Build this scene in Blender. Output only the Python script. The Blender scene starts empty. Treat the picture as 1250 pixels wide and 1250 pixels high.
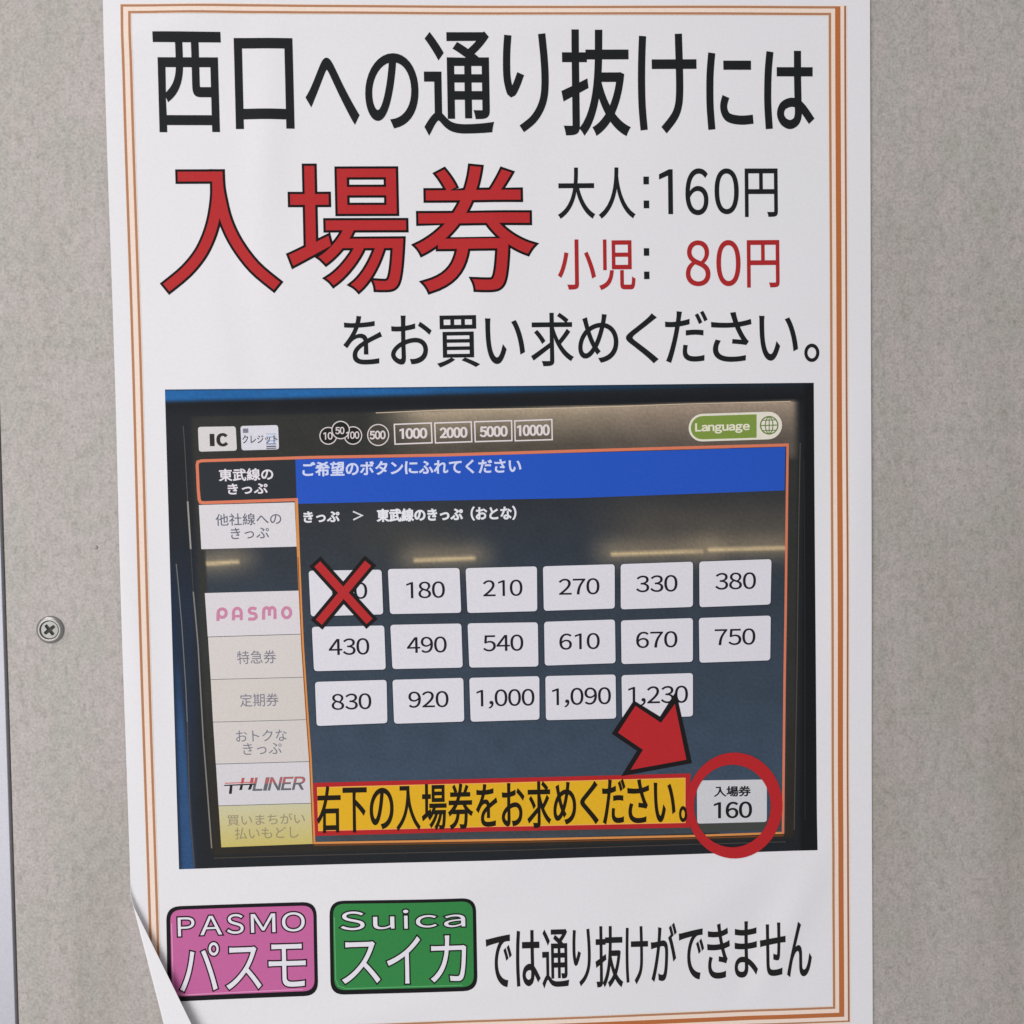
import bpy, bmesh, math, random
import numpy as np
from mathutils import Vector, Matrix, noise as mnoise

# ------------------------------------------------------------------ camera, world, lamps, exposure
S = bpy.context.scene
COL = S.collection
FPX, CPX = 1000.0, 625.0                       # focal length and centre for a 1250 px wide picture
HUNG = 1.55                                    # height of the poster's top border above the floor (m)
def rot3(a, b, c):
    ca, sa, cb, sb, cc, sc = math.cos(a), math.sin(a), math.cos(b), math.sin(b), math.cos(c), math.sin(c)
    Rx = np.array([[1, 0, 0], [0, ca, -sa], [0, sa, ca]])
    Ry = np.array([[cb, 0, sb], [0, 1, 0], [-sb, 0, cb]])
    Rz = np.array([[cc, -sc, 0], [sc, cc, 0], [0, 0, 1]])
    return Rz @ Ry @ Rx
RC = rot3(math.radians(1.77), math.radians(-1.82), math.radians(-1.0))
TC = np.array([-146.1, -190.9, 314.2])         # mm; poster axes: u right, v down, w into the wall
EYE = -RC.T @ TC
def W3(u, v, w):                               # poster mm -> world metres (w < 0 is out of the wall)
    return Vector((u / 1000, w / 1000, HUNG - v / 1000))
def MM(x, y):                                  # a reading in the photograph -> its place on the wall plane, mm
    d = RC.T @ np.array([(x - CPX) / FPX, (y - CPX) / FPX, 1.0])
    k = -EYE[2] / d[2]
    p = EYE + d * k
    return float(p[0]), float(p[1])

cd = bpy.data.cameras.new('camera'); cam = bpy.data.objects.new('camera', cd); COL.objects.link(cam)
cd.sensor_width = 36; cd.lens = 36 * FPX / (2 * CPX); cd.clip_start = 0.01; cd.dof.use_dof = True; cd.dof.focus_distance = .328; cd.dof.aperture_fstop = 8.0; cd.clip_end = 50
def axis(r):                                   # camera axis row -> world direction
    return Vector((r[0], r[2], -r[1]))
ax, ay, az = axis(RC[0]), -axis(RC[1]), -axis(RC[2])
m = Matrix((ax, ay, az)).transposed().to_4x4(); m.translation = W3(*EYE)
cam.matrix_world = m
S.camera = cam

w = bpy.data.worlds.new("World"); S.world = w; w.use_nodes = True
bg = w.node_tree.nodes['Background']
bg.inputs[0].default_value = (0.93, 0.95, 1.0, 1); bg.inputs[1].default_value = 0.40

def area(name, loc, target, sx, sy, power, col):
    l = bpy.data.lights.new(name, 'AREA'); l.shape = 'RECTANGLE'; l.size = sx; l.size_y = sy
    l.energy = power; l.color = col
    o = bpy.data.objects.new(name, l); COL.objects.link(o); o.location = loc
    o.rotation_euler = (Vector(target) - Vector(loc)).to_track_quat('-Z', 'Y').to_euler()
    return o
# a fluorescent ceiling fitting up to the left of the notice, a weaker one along the passage
area('ceiling_tube_light', (-0.9, -1.0, 2.5), (0.05, 0, 1.35), 1.2, 0.3, 10.0, (1.0, 0.975, 0.97))
area('passage_tube_light', (-0.62, -0.95, 1.25), (0.1, 0, 1.35), 0.8, 1.2, 8.0, (1.0, 0.975, 0.985))

S.view_settings.view_transform = 'Standard'; S.view_settings.look = 'None'
S.view_settings.exposure = 0.05; S.view_settings.gamma = 1.0

# ------------------------------------------------------------------ materials
def lin(c):
    return tuple(((x / 255) / 12.92 if x / 255 <= .04045 else ((x / 255 + .055) / 1.055) ** 2.4) for x in c)
INK = 1.06                                     # paper white sits at this much above its displayed value
def ink(c):
    return tuple(min(.9, x * INK) for x in lin(c)) + (1.0,)

def new_mat(name, rough=.5, spec=.5):
    mt = bpy.data.materials.new(name); mt.use_nodes = True
    nt = mt.node_tree; b = nt.nodes['Principled BSDF']
    b.inputs['Roughness'].default_value = rough
    b.inputs['Specular IOR Level'].default_value = spec
    return mt, nt, b
def noise_node(nt, scale, detail=3, rough=.6, vec=None, dist=0):
    n = nt.nodes.new('ShaderNodeTexNoise'); n.inputs['Scale'].default_value = scale
    n.inputs['Detail'].default_value = detail; n.inputs['Roughness'].default_value = rough
    n.inputs['Distortion'].default_value = dist
    if vec is not None: nt.links.new(vec, n.inputs['Vector'])
    return n
def ramp(nt, fac, stops):
    r = nt.nodes.new('ShaderNodeValToRGB'); nt.links.new(fac, r.inputs[0])
    e = r.color_ramp.elements
    e[0].position, e[0].color = stops[0][0], stops[0][1] + (1,)
    e[1].position, e[1].color = stops[-1][0], stops[-1][1] + (1,)
    for p, c in stops[1:-1]:
        k = e.new(p); k.color = c + (1,)
    return r
def mix(nt, kind, fac, a, b):
    x = nt.nodes.new('ShaderNodeMix'); x.data_type = 'RGBA'; x.blend_type = kind
    if isinstance(fac, float): x.inputs[0].default_value = fac
    else: nt.links.new(fac, x.inputs[0])
    for sock, val in ((x.inputs[6], a), (x.inputs[7], b)):
        if isinstance(val, tuple): sock.default_value = val if len(val) == 4 else val + (1,)
        else: nt.links.new(val, sock)
    return x.outputs[2]
def obj_vec(nt):
    g = nt.nodes.new('ShaderNodeNewGeometry'); return g.outputs['Position']

def mat_wall():
    mt, nt, b = new_mat('mottled_wall_panel', .55, .35)
    v = obj_vec(nt)
    mp = nt.nodes.new('ShaderNodeMapping'); mp.inputs['Scale'].default_value = (1, 1, .72); nt.links.new(v, mp.inputs[0]); v2 = mp.outputs[0]
    big = noise_node(nt, 46, 5, .62, v2)
    mid = noise_node(nt, 330, 4, .7, v2, .6)
    fin = noise_node(nt, 900, 4, .8, v)
    c = ramp(nt, big.outputs[0], [(.32, (.428, .415, .368)), (.5, (.458, .420, .388)), (.68, (.492, .440, .414))]).outputs[0]
    m1 = ramp(nt, mid.outputs[0], [(.3, (.80, .81, .785)), (.5, (1, 1, 1)), (.72, (1.11, 1.10, 1.10))]).outputs[0]
    c = mix(nt, 'MULTIPLY', 1.0, c, m1)
    m2 = ramp(nt, fin.outputs[0], [(.28, (.64, .64, .64)), (.5, (1, 1, 1)), (.75, (1.26, 1.24, 1.24))]).outputs[0]
    c = mix(nt, 'MULTIPLY', 1.0, c, m2)
    # sparse dark fibres and pale flecks
    vo = noise_node(nt, 520, 2, .5, v, 1.4)
    fl = ramp(nt, vo.outputs[0], [(.0, (.72, .72, .69)), (.27, (.86, .86, .84)), (.33, (1, 1, 1)), (.70, (1, 1, 1)), (.78, (1.12, 1.10, 1.10))]).outputs[0]
    c = mix(nt, 'MULTIPLY', 1.0, c, fl)
    ms = nt.nodes.new('ShaderNodeMapping'); ms.inputs['Scale'].default_value = (1, 1, .16); nt.links.new(v, ms.inputs[0])
    st = noise_node(nt, 22, 4, .6, ms.outputs[0])
    c = mix(nt, 'MULTIPLY', 1.0, c, ramp(nt, st.outputs[0], [(.3, (.84, .825, .80)), (.5, (.98, .98, .975)), (.7, (1.04, 1.04, 1.045))]).outputs[0])
    nt.links.new(c, b.inputs['Base Color'])
    bp = nt.nodes.new('ShaderNodeBump'); bp.inputs['Strength'].default_value = .12; bp.inputs['Distance'].default_value = .0003
    nt.links.new(mid.outputs[0], bp.inputs['Height']); nt.links.new(bp.outputs[0], b.inputs['Normal'])
    return mt
def mat_paper():
    mt, nt, b = new_mat('white_copier_paper', .62, .3)
    v = obj_vec(nt)
    n = noise_node(nt, 900, 3, .7, v); big = noise_node(nt, 14, 3, .5, v)
    c = ramp(nt, big.outputs[0], [(.35, (.80, .79, .795)), (.65, (.825, .80, .818))]).outputs[0]
    c = mix(nt, 'MULTIPLY', 1.0, c, ramp(nt, n.outputs[0], [(.3, (.972, .972, .972)), (.7, (1.02, 1.02, 1.02))]).outputs[0])
    nt.links.new(c, b.inputs['Base Color'])
    bp = nt.nodes.new('ShaderNodeBump'); bp.inputs['Strength'].default_value = .05; bp.inputs['Distance'].default_value = .0002
    nt.links.new(n.outputs[0], bp.inputs['Height']); nt.links.new(bp.outputs[0], b.inputs['Normal'])
    return mt
def mat_ink():
    mt, nt, b = new_mat('printed_toner', .6, .12)
    a = nt.nodes.new('ShaderNodeAttribute'); a.attribute_name = 'Col'
    v = obj_vec(nt)
    n = noise_node(nt, 1100, 3, .75, v)
    r = ramp(nt, n.outputs[0], [(.25, (.93, .93, .93)), (.5, (1, 1, 1)), (.75, (1.07, 1.07, 1.07))]).outputs[0]
    c = mix(nt, 'MULTIPLY', 1.0, a.outputs[0], r)
    nt.links.new(c, b.inputs['Base Color'])
    return mt
def mat_metal(name, col, rough, metal=1.0):
    mt, nt, b = new_mat(name, rough, .5)
    v = obj_vec(nt); n = noise_node(nt, 2200, 3, .7, v)
    c = ramp(nt, n.outputs[0], [(.3, tuple(x * .82 for x in col)), (.7, col)]).outputs[0]
    nt.links.new(c, b.inputs['Base Color']); b.inputs['Metallic'].default_value = metal
    bp = nt.nodes.new('ShaderNodeBump'); bp.inputs['Strength'].default_value = .15; bp.inputs['Distance'].default_value = .0001
    nt.links.new(n.outputs[0], bp.inputs['Height']); nt.links.new(bp.outputs[0], b.inputs['Normal'])
    return mt
M_WALL, M_PAPER, M_INK = mat_wall(), mat_paper(), mat_ink()
M_TRIM = mat_metal('anodised_aluminium_trim', (.54, .535, .585), .32, .1)
M_GAP = mat_metal('dark_joint_sealant', (.36, .33, .29), .8, 0.0)
M_SCREW = mat_metal('zinc_plated_steel', (.36, .35, .335), .34, .8)
M_DARKMETAL = mat_metal('dark_recess_steel', (.045, .047, .042), .6, .3)  # near-black steel for the faces inside the cross recess
M_HEAD = mat_metal('dull_screw_head_steel', (.26, .26, .24), .34, .75)
M_CHIP = mat_metal('dried_glue', (.40, .36, .30), .4, 0.0)

def link(name, me, parent=None):
    o = bpy.data.objects.new(name, me); COL.objects.link(o); o.parent = parent; return o
def mesh_obj(name, verts, faces, mat, parent=None, smooth=False):
    me = bpy.data.meshes.new(name); me.from_pydata([tuple(v) for v in verts], [], faces); me.materials.append(mat)
    if smooth:
        for p in me.polygons: p.use_smooth = True
    return link(name, me, parent)

# ------------------------------------------------------------------ wall panel, joint and trim
def box(bm, u0, u1, v0, v1, w0, w1):
    vs = [bm.verts.new(W3(u, v, q)) for q in (w0, w1) for (u, v) in ((u0, v0), (u1, v0), (u1, v1), (u0, v1))]
    for f in ((0, 3, 2, 1), (4, 5, 6, 7), (0, 1, 5, 4), (1, 2, 6, 5), (2, 3, 7, 6), (3, 0, 4, 7)):
        bm.faces.new([vs[i] for i in f])
def bm_obj(name, bm, mat, parent=None, smooth=False):
    bmesh.ops.recalc_face_normals(bm, faces=bm.faces)
    me = bpy.data.meshes.new(name); bm.to_mesh(me); bm.free(); me.materials.append(mat)
    if smooth:
        for p in me.polygons: p.use_smooth = True
    return link(name, me, parent)
def slanted(name, xtop, xbot, mat, w_front, w_back, bevel, parent=None):
    """upright strip whose two edges run along the joint: xtop/xbot = (left, right) in mm at v=-500 / v=1100"""
    bm = bmesh.new(); vs = []
    for v, (a, b_) in ((-500, xtop), (1100, xbot)):
        prof = [(a, w_back), (a, w_front), (b_ - bevel, w_front)]
        prof += [(b_ - bevel + bevel * math.sin(t), w_front + bevel * (1 - math.cos(t))) for t in (math.pi / 8, math.pi / 4, 3 * math.pi / 8, math.pi / 2)]
        prof += [(b_, w_back)]
        vs.append([bm.verts.new(W3(u, v, q)) for u, q in prof])
    n = len(vs[0])
    for i in range(n - 1): bm.faces.new((vs[0][i], vs[0][i + 1], vs[1][i + 1], vs[1][i]))
    bm.faces.new((vs[0][n - 1], vs[0][0], vs[1][0], vs[1][n - 1]))
    return bm_obj(name, bm, mat, parent)
ja, jb = MM(6.4, 700), MM(23.3, 1250)          # panel edge
slope = (jb[0] - ja[0]) / (jb[1] - ja[1])
def jx(v, off=0): return ja[0] + slope * (v - ja[1]) + off
bm = bmesh.new()                               # panel: front sheet with a real edge
P = [(jx(-500), -500), (1200, -500), (1200, 1100), (jx(1100), 1100)]
f0 = [bm.verts.new(W3(u, v, 0)) for u, v in P]; f1 = [bm.verts.new(W3(u, v, 1.6)) for u, v in P]
bm.faces.new(f0); bm.faces.new(f1[::-1])
for i in range(4): bm.faces.new((f0[i], f0[(i + 1) % 4], f1[(i + 1) % 4], f1[i]))
wall = bm_obj('wall', bm, M_WALL); wall['kind'] = 'structure'
bm = bmesh.new(); box(bm, -400, 1200, -500, 1100, 1.9, 60)
backing = bm_obj('wall_backing', bm, M_GAP); backing['kind'] = 'structure'
trim = slanted('trim_strip', (jx(-500) - 42, jx(-500) - 1.3), (jx(1100) - 42, jx(1100) - 1.3), M_TRIM, -.25, 1.7, .25)
trim['label'] = 'pale grey metal trim strip beside the left edge of the wall panel'; trim['category'] = 'trim strip'

# small dried blob on the wall
def blob(name, px, py, r, mat, parent):
    u, v = MM(px, py); bm = bmesh.new()
    bmesh.ops.create_icosphere(bm, subdivisions=2, radius=r)
    for q in bm.verts:
        d = q.co * (1 + .25 * mnoise.noise(q.co * 2.2 / r))
        q.co = W3(u + d.x, v - d.z * 1.1, d.y * .45 - .05)
    return bm_obj(name, bm, mat, parent, True)
blob('glue_blob', 117.3, 668, .75, M_CHIP, wall)

# ------------------------------------------------------------------ screw with its cup washer
su, sv = MM(61.6, 768.6)
def lathe(bm, prof, seg=48, du=0, dv=0):
    rings = []
    for r, h in prof:
        if r == 0: rings.append([bm.verts.new(W3(su + du, sv + dv, -h))]); continue
        rings.append([bm.verts.new(W3(su + du + r * math.cos(2 * math.pi * k / seg), sv + dv + r * math.sin(2 * math.pi * k / seg), -h)) for k in range(seg)])
    for a, b_ in zip(rings, rings[1:]):
        for k in range(seg):
            k2 = (k + 1) % seg
            if len(a) == 1: bm.faces.new((a[0], b_[k], b_[k2]))
            elif len(b_) == 1: bm.faces.new((a[k], a[k2], b_[0]))
            else: bm.faces.new((a[k], a[k2], b_[k2], b_[k]))
screw = bpy.data.objects.new('screw', None); COL.objects.link(screw); screw.location = W3(su, sv, 0)
screw['label'] = 'cross head screw in a round cup washer, on the wall left of the poster'; screw['category'] = 'screw'
def under(o, parent):
    bpy.context.view_layer.update()
    o.parent = parent; o.matrix_parent_inverse = parent.matrix_world.inverted(); return o
bm = bmesh.new()
lathe(bm, [(5.4, 0), (5.36, .22), (5.15, .5), (4.8, .74), (4.4, .92), (4.05, 1.0), (3.85, 1.0), (3.7, .93), (3.62, .75), (3.6, .3)])
under(bm_obj('washer', bm, M_SCREW, None, True), screw)
# head: shallow dome with a cross recess pressed in
bm = bmesh.new(); N = 64; R0 = 3.58; grid = {}
for i in range(N + 1):
    for j in range(N + 1):
        a, b_ = 2 * i / N - 1, 2 * j / N - 1   # square -> disc
        x = a * math.sqrt(1 - b_ * b_ / 2) * R0; y = b_ * math.sqrt(1 - a * a / 2) * R0
        r = math.hypot(x, y) / R0
        h = .5 + .22 * math.sqrt(max(0, 1 - .8 * r * r)) - (.25 * max(0, r - .93) / .07)
        th = math.radians(-8); xr, yr = x * math.cos(th) - y * math.sin(th), x * math.sin(th) + y * math.cos(th)
        xr, yr = (xr + yr) * .7071, (xr - yr) * .7071
        arm = 0
        for p_, q_ in ((abs(xr), abs(yr)), (abs(yr), abs(xr))):
            wdt = .66 - .1 * p_ / 2.4
            k = min(1, max(0, (wdt - q_) / .16)) * min(1, max(0, (2.45 - p_) / .45)); arm = max(arm, k)
        grid[i, j] = bm.verts.new(W3(su + x, sv + y, -(h - arm * .55 * (1 - .2 * r))))
for i in range(N):
    for j in range(N): bm.faces.new((grid[i, j], grid[i + 1, j], grid[i + 1, j + 1], grid[i, j + 1]))
head = under(bm_obj('head', bm, M_HEAD, None, True), screw)
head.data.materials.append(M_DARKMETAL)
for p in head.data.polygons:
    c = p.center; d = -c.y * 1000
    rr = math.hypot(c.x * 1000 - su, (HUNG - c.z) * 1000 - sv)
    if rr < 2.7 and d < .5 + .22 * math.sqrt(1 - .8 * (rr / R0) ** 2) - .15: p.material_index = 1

# ------------------------------------------------------------------ the sheet of paper: its shape on the wall
Wb = 852 / 933.5 * 297; Hb = 398.1              # inner border rectangle, mm
U0, U1 = MM(127.3, 8)[0], MM(1062.2, 600)[0]
V0, V1 = -12.5, 407.5
FR = .85                                        # radius of the curl at the lower left corner
fa, fb = MM(177 + 2.7, 1146), MM(204 + 2.6, 1250)
fd = Vector((fb[0] - fa[0], fb[1] - fa[1])).normalized()
fn = Vector((-fd.y, fd.x))                      # towards the corner (left and down)
if fn.x > 0: fn = -fn
TM = math.radians(173)
def ridge(u, v, p, ang, wid, length, amp):
    cu, cv = MM(*p); a = math.radians(ang)
    x = (u - cu) * math.cos(a) + (v - cv) * math.sin(a); y = -(u - cu) * math.sin(a) + (v - cv) * math.cos(a)
    return amp * math.exp(-(x / wid) ** 2 - (y / length) ** 2)
def height(u, v):
    z = .85 + .22 * math.sin(u / 34 + v / 160 + .6) + .16 * math.sin(v / 41 - u / 90 + 1.0) + .08 * math.sin(u / 17 + v / 23)
    z += ridge(u, v, (325, 190), 4, 7, 42, 0.63) + ridge(u, v, (305, 420), -6, 8, 40, -0.45)
    z += ridge(u, v, (935, 1180), 28, 6.5, 26, 0.75) + ridge(u, v, (915, 1200), 12, 8, 26, -0.68)
    z += ridge(u, v, (870, 1100), 60, 10, 30, 0.75) + ridge(u, v, (975, 1090), 30, 8, 25, 0.60)
    z += ridge(u, v, (700, 30), 85, 7, 60, 0.68) + ridge(u, v, (220, 28), 75, 7, 25, 0.75)
    z += ridge(u, v, (540, 1090), 70, 12, 45, 0.75)
    z += ridge(u, v, (600, 300), 12, 12, 60, 0.52) + ridge(u, v, (1040, 640), 5, 7, 60, 0.52) + ridge(u, v, (168, 800), -3, 8, 60, 0.52) + ridge(u, v, (420, 25), 88, 7, 40, 0.60) + ridge(u, v, (480, 1230), 80, 8, 40, 0.60)
    d = max(0, 1 - math.hypot(u - U0, (v - V1) * .8) / 70)
    z += .35 * math.exp(-((U1 - u) / 16) ** 2) * (.5 + .5 * math.sin(v / 37 + 1)) + .3 * math.exp(-((u - U0) / 16) ** 2) * (.5 + .5 * math.sin(v / 29)) * (1 - min(1, max(0, (v - 280) / 60)))
    return z + .8 * d * d
def SH(u, v, h=0.0):
    s = (u - fa[0]) * fn.x + (v - fa[1]) * fn.y
    if s <= 0: return W3(u, v, -(height(u, v) + h))
    bu, bv = u - fn.x * s, v - fn.y * s
    z = height(bu, bv); t = min(s / FR, TM)
    a = (FR - h) * math.sin(t); zz = z + FR - (FR - h) * math.cos(t)
    L = s - FR * t
    if L > 0:
        a += L * math.cos(t); zz += L * math.sin(t)
    return W3(bu + fn.x * a, bv + fn.y * a, -zz)
UF, VF = U0 + 44, 325.0                          # finer cells where the corner curls
GU = [U0 + .5 * i for i in range(89)] + list(np.linspace(UF, U1, int((U1 - UF) / 3) + 1))[1:]
GV = list(np.linspace(V0, VF, int((VF - V0) / 3) + 1))[:-1] + list(np.linspace(VF, V1, int((V1 - VF) / .5) + 1))

poster = bpy.data.objects.new('poster', None); COL.objects.link(poster); poster.location = W3(Wb / 2, V1, 0)
poster['label'] = 'white printed Japanese notice with orange border lines, its lower left corner curled over'
poster['category'] = 'poster'
bpy.context.view_layer.update()
PINV = poster.matrix_world.inverted()
def on_poster(name, me, parent=None):
    o = bpy.data.objects.new(name, me); COL.objects.link(o); o.parent = parent or poster
    if parent is None: o.matrix_parent_inverse = PINV
    return o
pv = [SH(u, v) for v in GV for u in GU]; nu = len(GU)
pf = [(j * nu + i, j * nu + i + 1, (j + 1) * nu + i + 1, (j + 1) * nu + i) for j in range(len(GV) - 1) for i in range(nu - 1)]
me = bpy.data.meshes.new('paper_sheet'); me.from_pydata([tuple(p) for p in pv], [], [f[::-1] for f in pf]); me.materials.append(M_PAPER)
for p in me.polygons: p.use_smooth = True
_c = {}
for p in me.polygons:
    for k in p.edge_keys: _c[k] = _c.get(k, 0) + 1
for e_ in me.edges:
    if _c.get(e_.key, 0) == 1: e_.use_edge_sharp = True
paper = on_poster('paper_sheet', me)
sol = paper.modifiers.new('thickness', 'SOLIDIFY'); sol.thickness = .00012; sol.offset = -1
nrm = me.polygons[0].normal
if nrm.y > 0: sol.offset = 1

# ------------------------------------------------------------------ print: flat shapes in the poster's plane, laid on the sheet
class Print:
    """collects flat polygons (read off in picture pixels, kept in poster mm) with a colour and a layer"""
    def __init__(s): s.v = []; s.f = []; s.c = []; s.l = []
    def add_mm(s, pts, faces, col, layer):
        o = len(s.v); s.v += pts
        cc = col if isinstance(col, list) else [ink(col)] * len(pts)
        s.c += cc; s.l += (layer if isinstance(layer, list) else [layer] * len(pts))
        s.f += [tuple(i + o for i in f) for f in faces]
    def add(s, pts, faces, col, layer): s.add_mm([MM(*p) for p in pts], faces, col, layer)
    def poly(s, pts, col, layer): s.add(pts, [tuple(range(len(pts)))], col, layer)
    def band(s, pts, wd, col, layer, closed=False):
        n = len(pts); P_ = [Vector(p) for p in pts]; L = []; R = []
        for i in range(n):
            a = P_[(i - 1) % n] if (closed or i > 0) else None
            b_ = P_[(i + 1) % n] if (closed or i < n - 1) else None
            d1 = (P_[i] - a).normalized() if a is not None else None
            d2 = (b_ - P_[i]).normalized() if b_ is not None else None
            if d1 is None: d1 = d2
            if d2 is None: d2 = d1
            t = (d1 + d2)
            t = t.normalized() if t.length > 1e-6 else d1
            nn = Vector((-t.y, t.x)); k = 1 / max(.35, nn.dot(Vector((-d1.y, d1.x))))
            L.append(P_[i] + nn * wd / 2 * k); R.append(P_[i] - nn * wd / 2 * k)
        pts2 = [tuple(p) for p in L + R]
        fs = [(i, (i + 1) % n, n + (i + 1) % n, n + i) for i in range(n if closed else n - 1)]
        s.add(pts2, fs, col, layer)
    def build(s, name, parent=None):
        bm = bmesh.new(); cl = bm.verts.layers.float_color.new('Col')
        vs = []
        for (u, v), c, l in zip(s.v, s.c, s.l):
            q = bm.verts.new((u, v, .06 + .022 * l)); q[cl] = c; vs.append(q)
        for f in s.f:
            try: bm.faces.new([vs[i] for i in f])
            except ValueError: pass
        us = [p[0] for p in s.v]; ws = [p[1] for p in s.v]
        a, b_, c, d = min(us), max(us), min(ws), max(ws)
        fine = a < UF and d > VF
        for g in GU:
            if a < g < b_ and (g > UF or (fine and g < U0 + 20) or int(round((g - U0) * 2)) % 6 == 0):
                bmesh.ops.bisect_plane(bm, geom=bm.verts[:] + bm.edges[:] + bm.faces[:], plane_co=(g, 0, 0), plane_no=(1, 0, 0), dist=1e-6)
        for g in GV:
            if c < g < d and (g < VF or (fine and a < U0 + 20) or int(round((g - VF) * 2)) % 6 == 0):
                bmesh.ops.bisect_plane(bm, geom=bm.verts[:] + bm.edges[:] + bm.faces[:], plane_co=(0, g, 0), plane_no=(0, 1, 0), dist=1e-6)
        for f in bm.faces:
            if f.normal.z < 0: f.normal_flip()
        for f in bm.faces: f.normal_flip()       # v runs down: mirrored, so turn them once more
        for q in bm.verts: q.co = SH(q.co.x, q.co.y, q.co.z)
        me = bpy.data.meshes.new(name); bm.to_mesh(me); bm.free(); me.materials.append(M_INK)
        return on_poster(name, me, parent)

def stuff(o): o['kind'] = 'stuff'; return o

# ---- glyph outlines from Blender's own built-in font
tc = bpy.data.curves.new('glyph', 'FONT'); tc.resolution_u = 9
to = bpy.data.objects.new('glyph', tc); COL.objects.link(to)
GC = {}
CUSTOM = {
    '1': ([(.19, 0), (.275, 0), (.275, .735), (.205, .735), (.0, .655), (.0, .58), (.19, .645)], [(0, 1, 2, 3, 6), (6, 3, 4, 5)]),
    ':': ([(.0, .08), (.11, .08), (.11, .2), (.0, .2), (.0, .45), (.11, .45), (.11, .57), (.0, .57)], [(0, 1, 2, 3), (4, 5, 6, 7)]),
    'I': ([(0, 0), (.15, 0), (.15, .735), (0, .735)], [(0, 1, 2, 3)]),
}
PEN = {   # strokes as pen paths (y down) with an elliptical nib (wx across uprights, wy across bars) and the em box they fill
    '入': ((50, 48), (.03, -.07, .97, .80), [[(133, 118), (352, 118)], [(352, 94), (350, 160), (346, 240), (326, 350), (292, 450), (240, 545), (160, 635), (51, 721)],
                                          [(352, 94), (354, 170), (364, 240), (392, 360), (450, 485), (545, 612), (666, 715)]]),
    'は': ((28, 40), (.09, -.03, .93, .78), [[(972, 157), (963, 250), (959, 350), (959, 450), (966, 572)], [(1017, 262), (1210, 262)],
                                          [(1130, 152), (1130, 300), (1132, 430), (1133, 495), (1120, 535), (1085, 553), (1048, 535), (1031, 495), (1045, 452), (1085, 431), (1125, 436), (1160, 465), (1206, 530)]]),
    'に': ((28, 40), (.10, -.03, .92, .77), [[(658, 162), (649, 260), (646, 360), (647, 460), (655, 577)], [(730, 225), (875, 225)],
                                          [(735, 404), (725, 440), (726, 475), (742, 508), (775, 524), (830, 530), (885, 525)]]),
    'け': ((28, 42), (.08, -.06, .94, .80), [[(287, 70), (282, 180), (279, 320), (281, 450), (290, 573)], [(343, 218), (580, 218)],
                                          [(487, 58), (490, 200), (491, 350), (484, 440), (460, 505), (405, 575)]]),
    'り': ((28, 36), (.18, -.08, .82, .80), [[(804, 66), (797, 160), (796, 270), (804, 335), (820, 378), (845, 340), (870, 275)],
                                          [(990, 58), (1001, 180), (1005, 300), (998, 395), (975, 465), (935, 525), (878, 572)]]),
}
def pen_glyph(ch):
    (wx, wy), (ex0, ey0, ex1, ey1), paths = PEN[ch]; comps = []
    for path in paths:
        # smooth the path a little (Catmull-Rom)
        if len(path) > 3:
            q = [path[0]] + list(path) + [path[-1]]; sm_ = []
            for i in range(1, len(q) - 2):
                for k in range(4):
                    t = k / 4; p0, p1, p2, p3 = (Vector(q[i - 1]), Vector(q[i]), Vector(q[i + 1]), Vector(q[i + 2]))
                    sm_.append(.5 * ((2 * p1) + (p2 - p0) * t + (2 * p0 - 5 * p1 + 4 * p2 - p3) * t * t + (3 * p1 - p0 - 3 * p2 + p3) * t ** 3))
            sm_.append(Vector(path[-1])); path = sm_
        else: path = [Vector(p) for p in path]
        L, R = [], []; n = len(path)
        for i in range(n):
            d = (path[min(n - 1, i + 1)] - path[max(0, i - 1)]).normalized(); nn = Vector((-d.y * wx / 2, d.x * wy / 2))
            L.append(path[i] + nn); R.append(path[i] - nn)
        comps.append((L, R))
    xs = [p.x for L, R in comps for p in L + R]; ys = [p.y for L, R in comps for p in L + R]
    X0, X1, Y0, Y1 = min(xs), max(xs), min(ys), max(ys); out = []
    for L, R in comps:
        n = len(L); pts_ = [(ex0 + (p.x - X0) / (X1 - X0) * (ex1 - ex0), ey1 - (p.y - Y0) / (Y1 - Y0) * (ey1 - ey0)) for p in L + R]
        fs = [(i, i + 1, n + i + 1, n + i) for i in range(n - 1)]; lp = list(range(n)) + list(range(2 * n - 1, n - 1, -1))
        ar = sum(pts_[lp[i]][0] * pts_[lp[(i + 1) % len(lp)]][1] - pts_[lp[(i + 1) % len(lp)]][0] * pts_[lp[i]][1] for i in range(len(lp)))
        out.append((pts_, fs, [lp if ar > 0 else lp[::-1]]))
    return out
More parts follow.
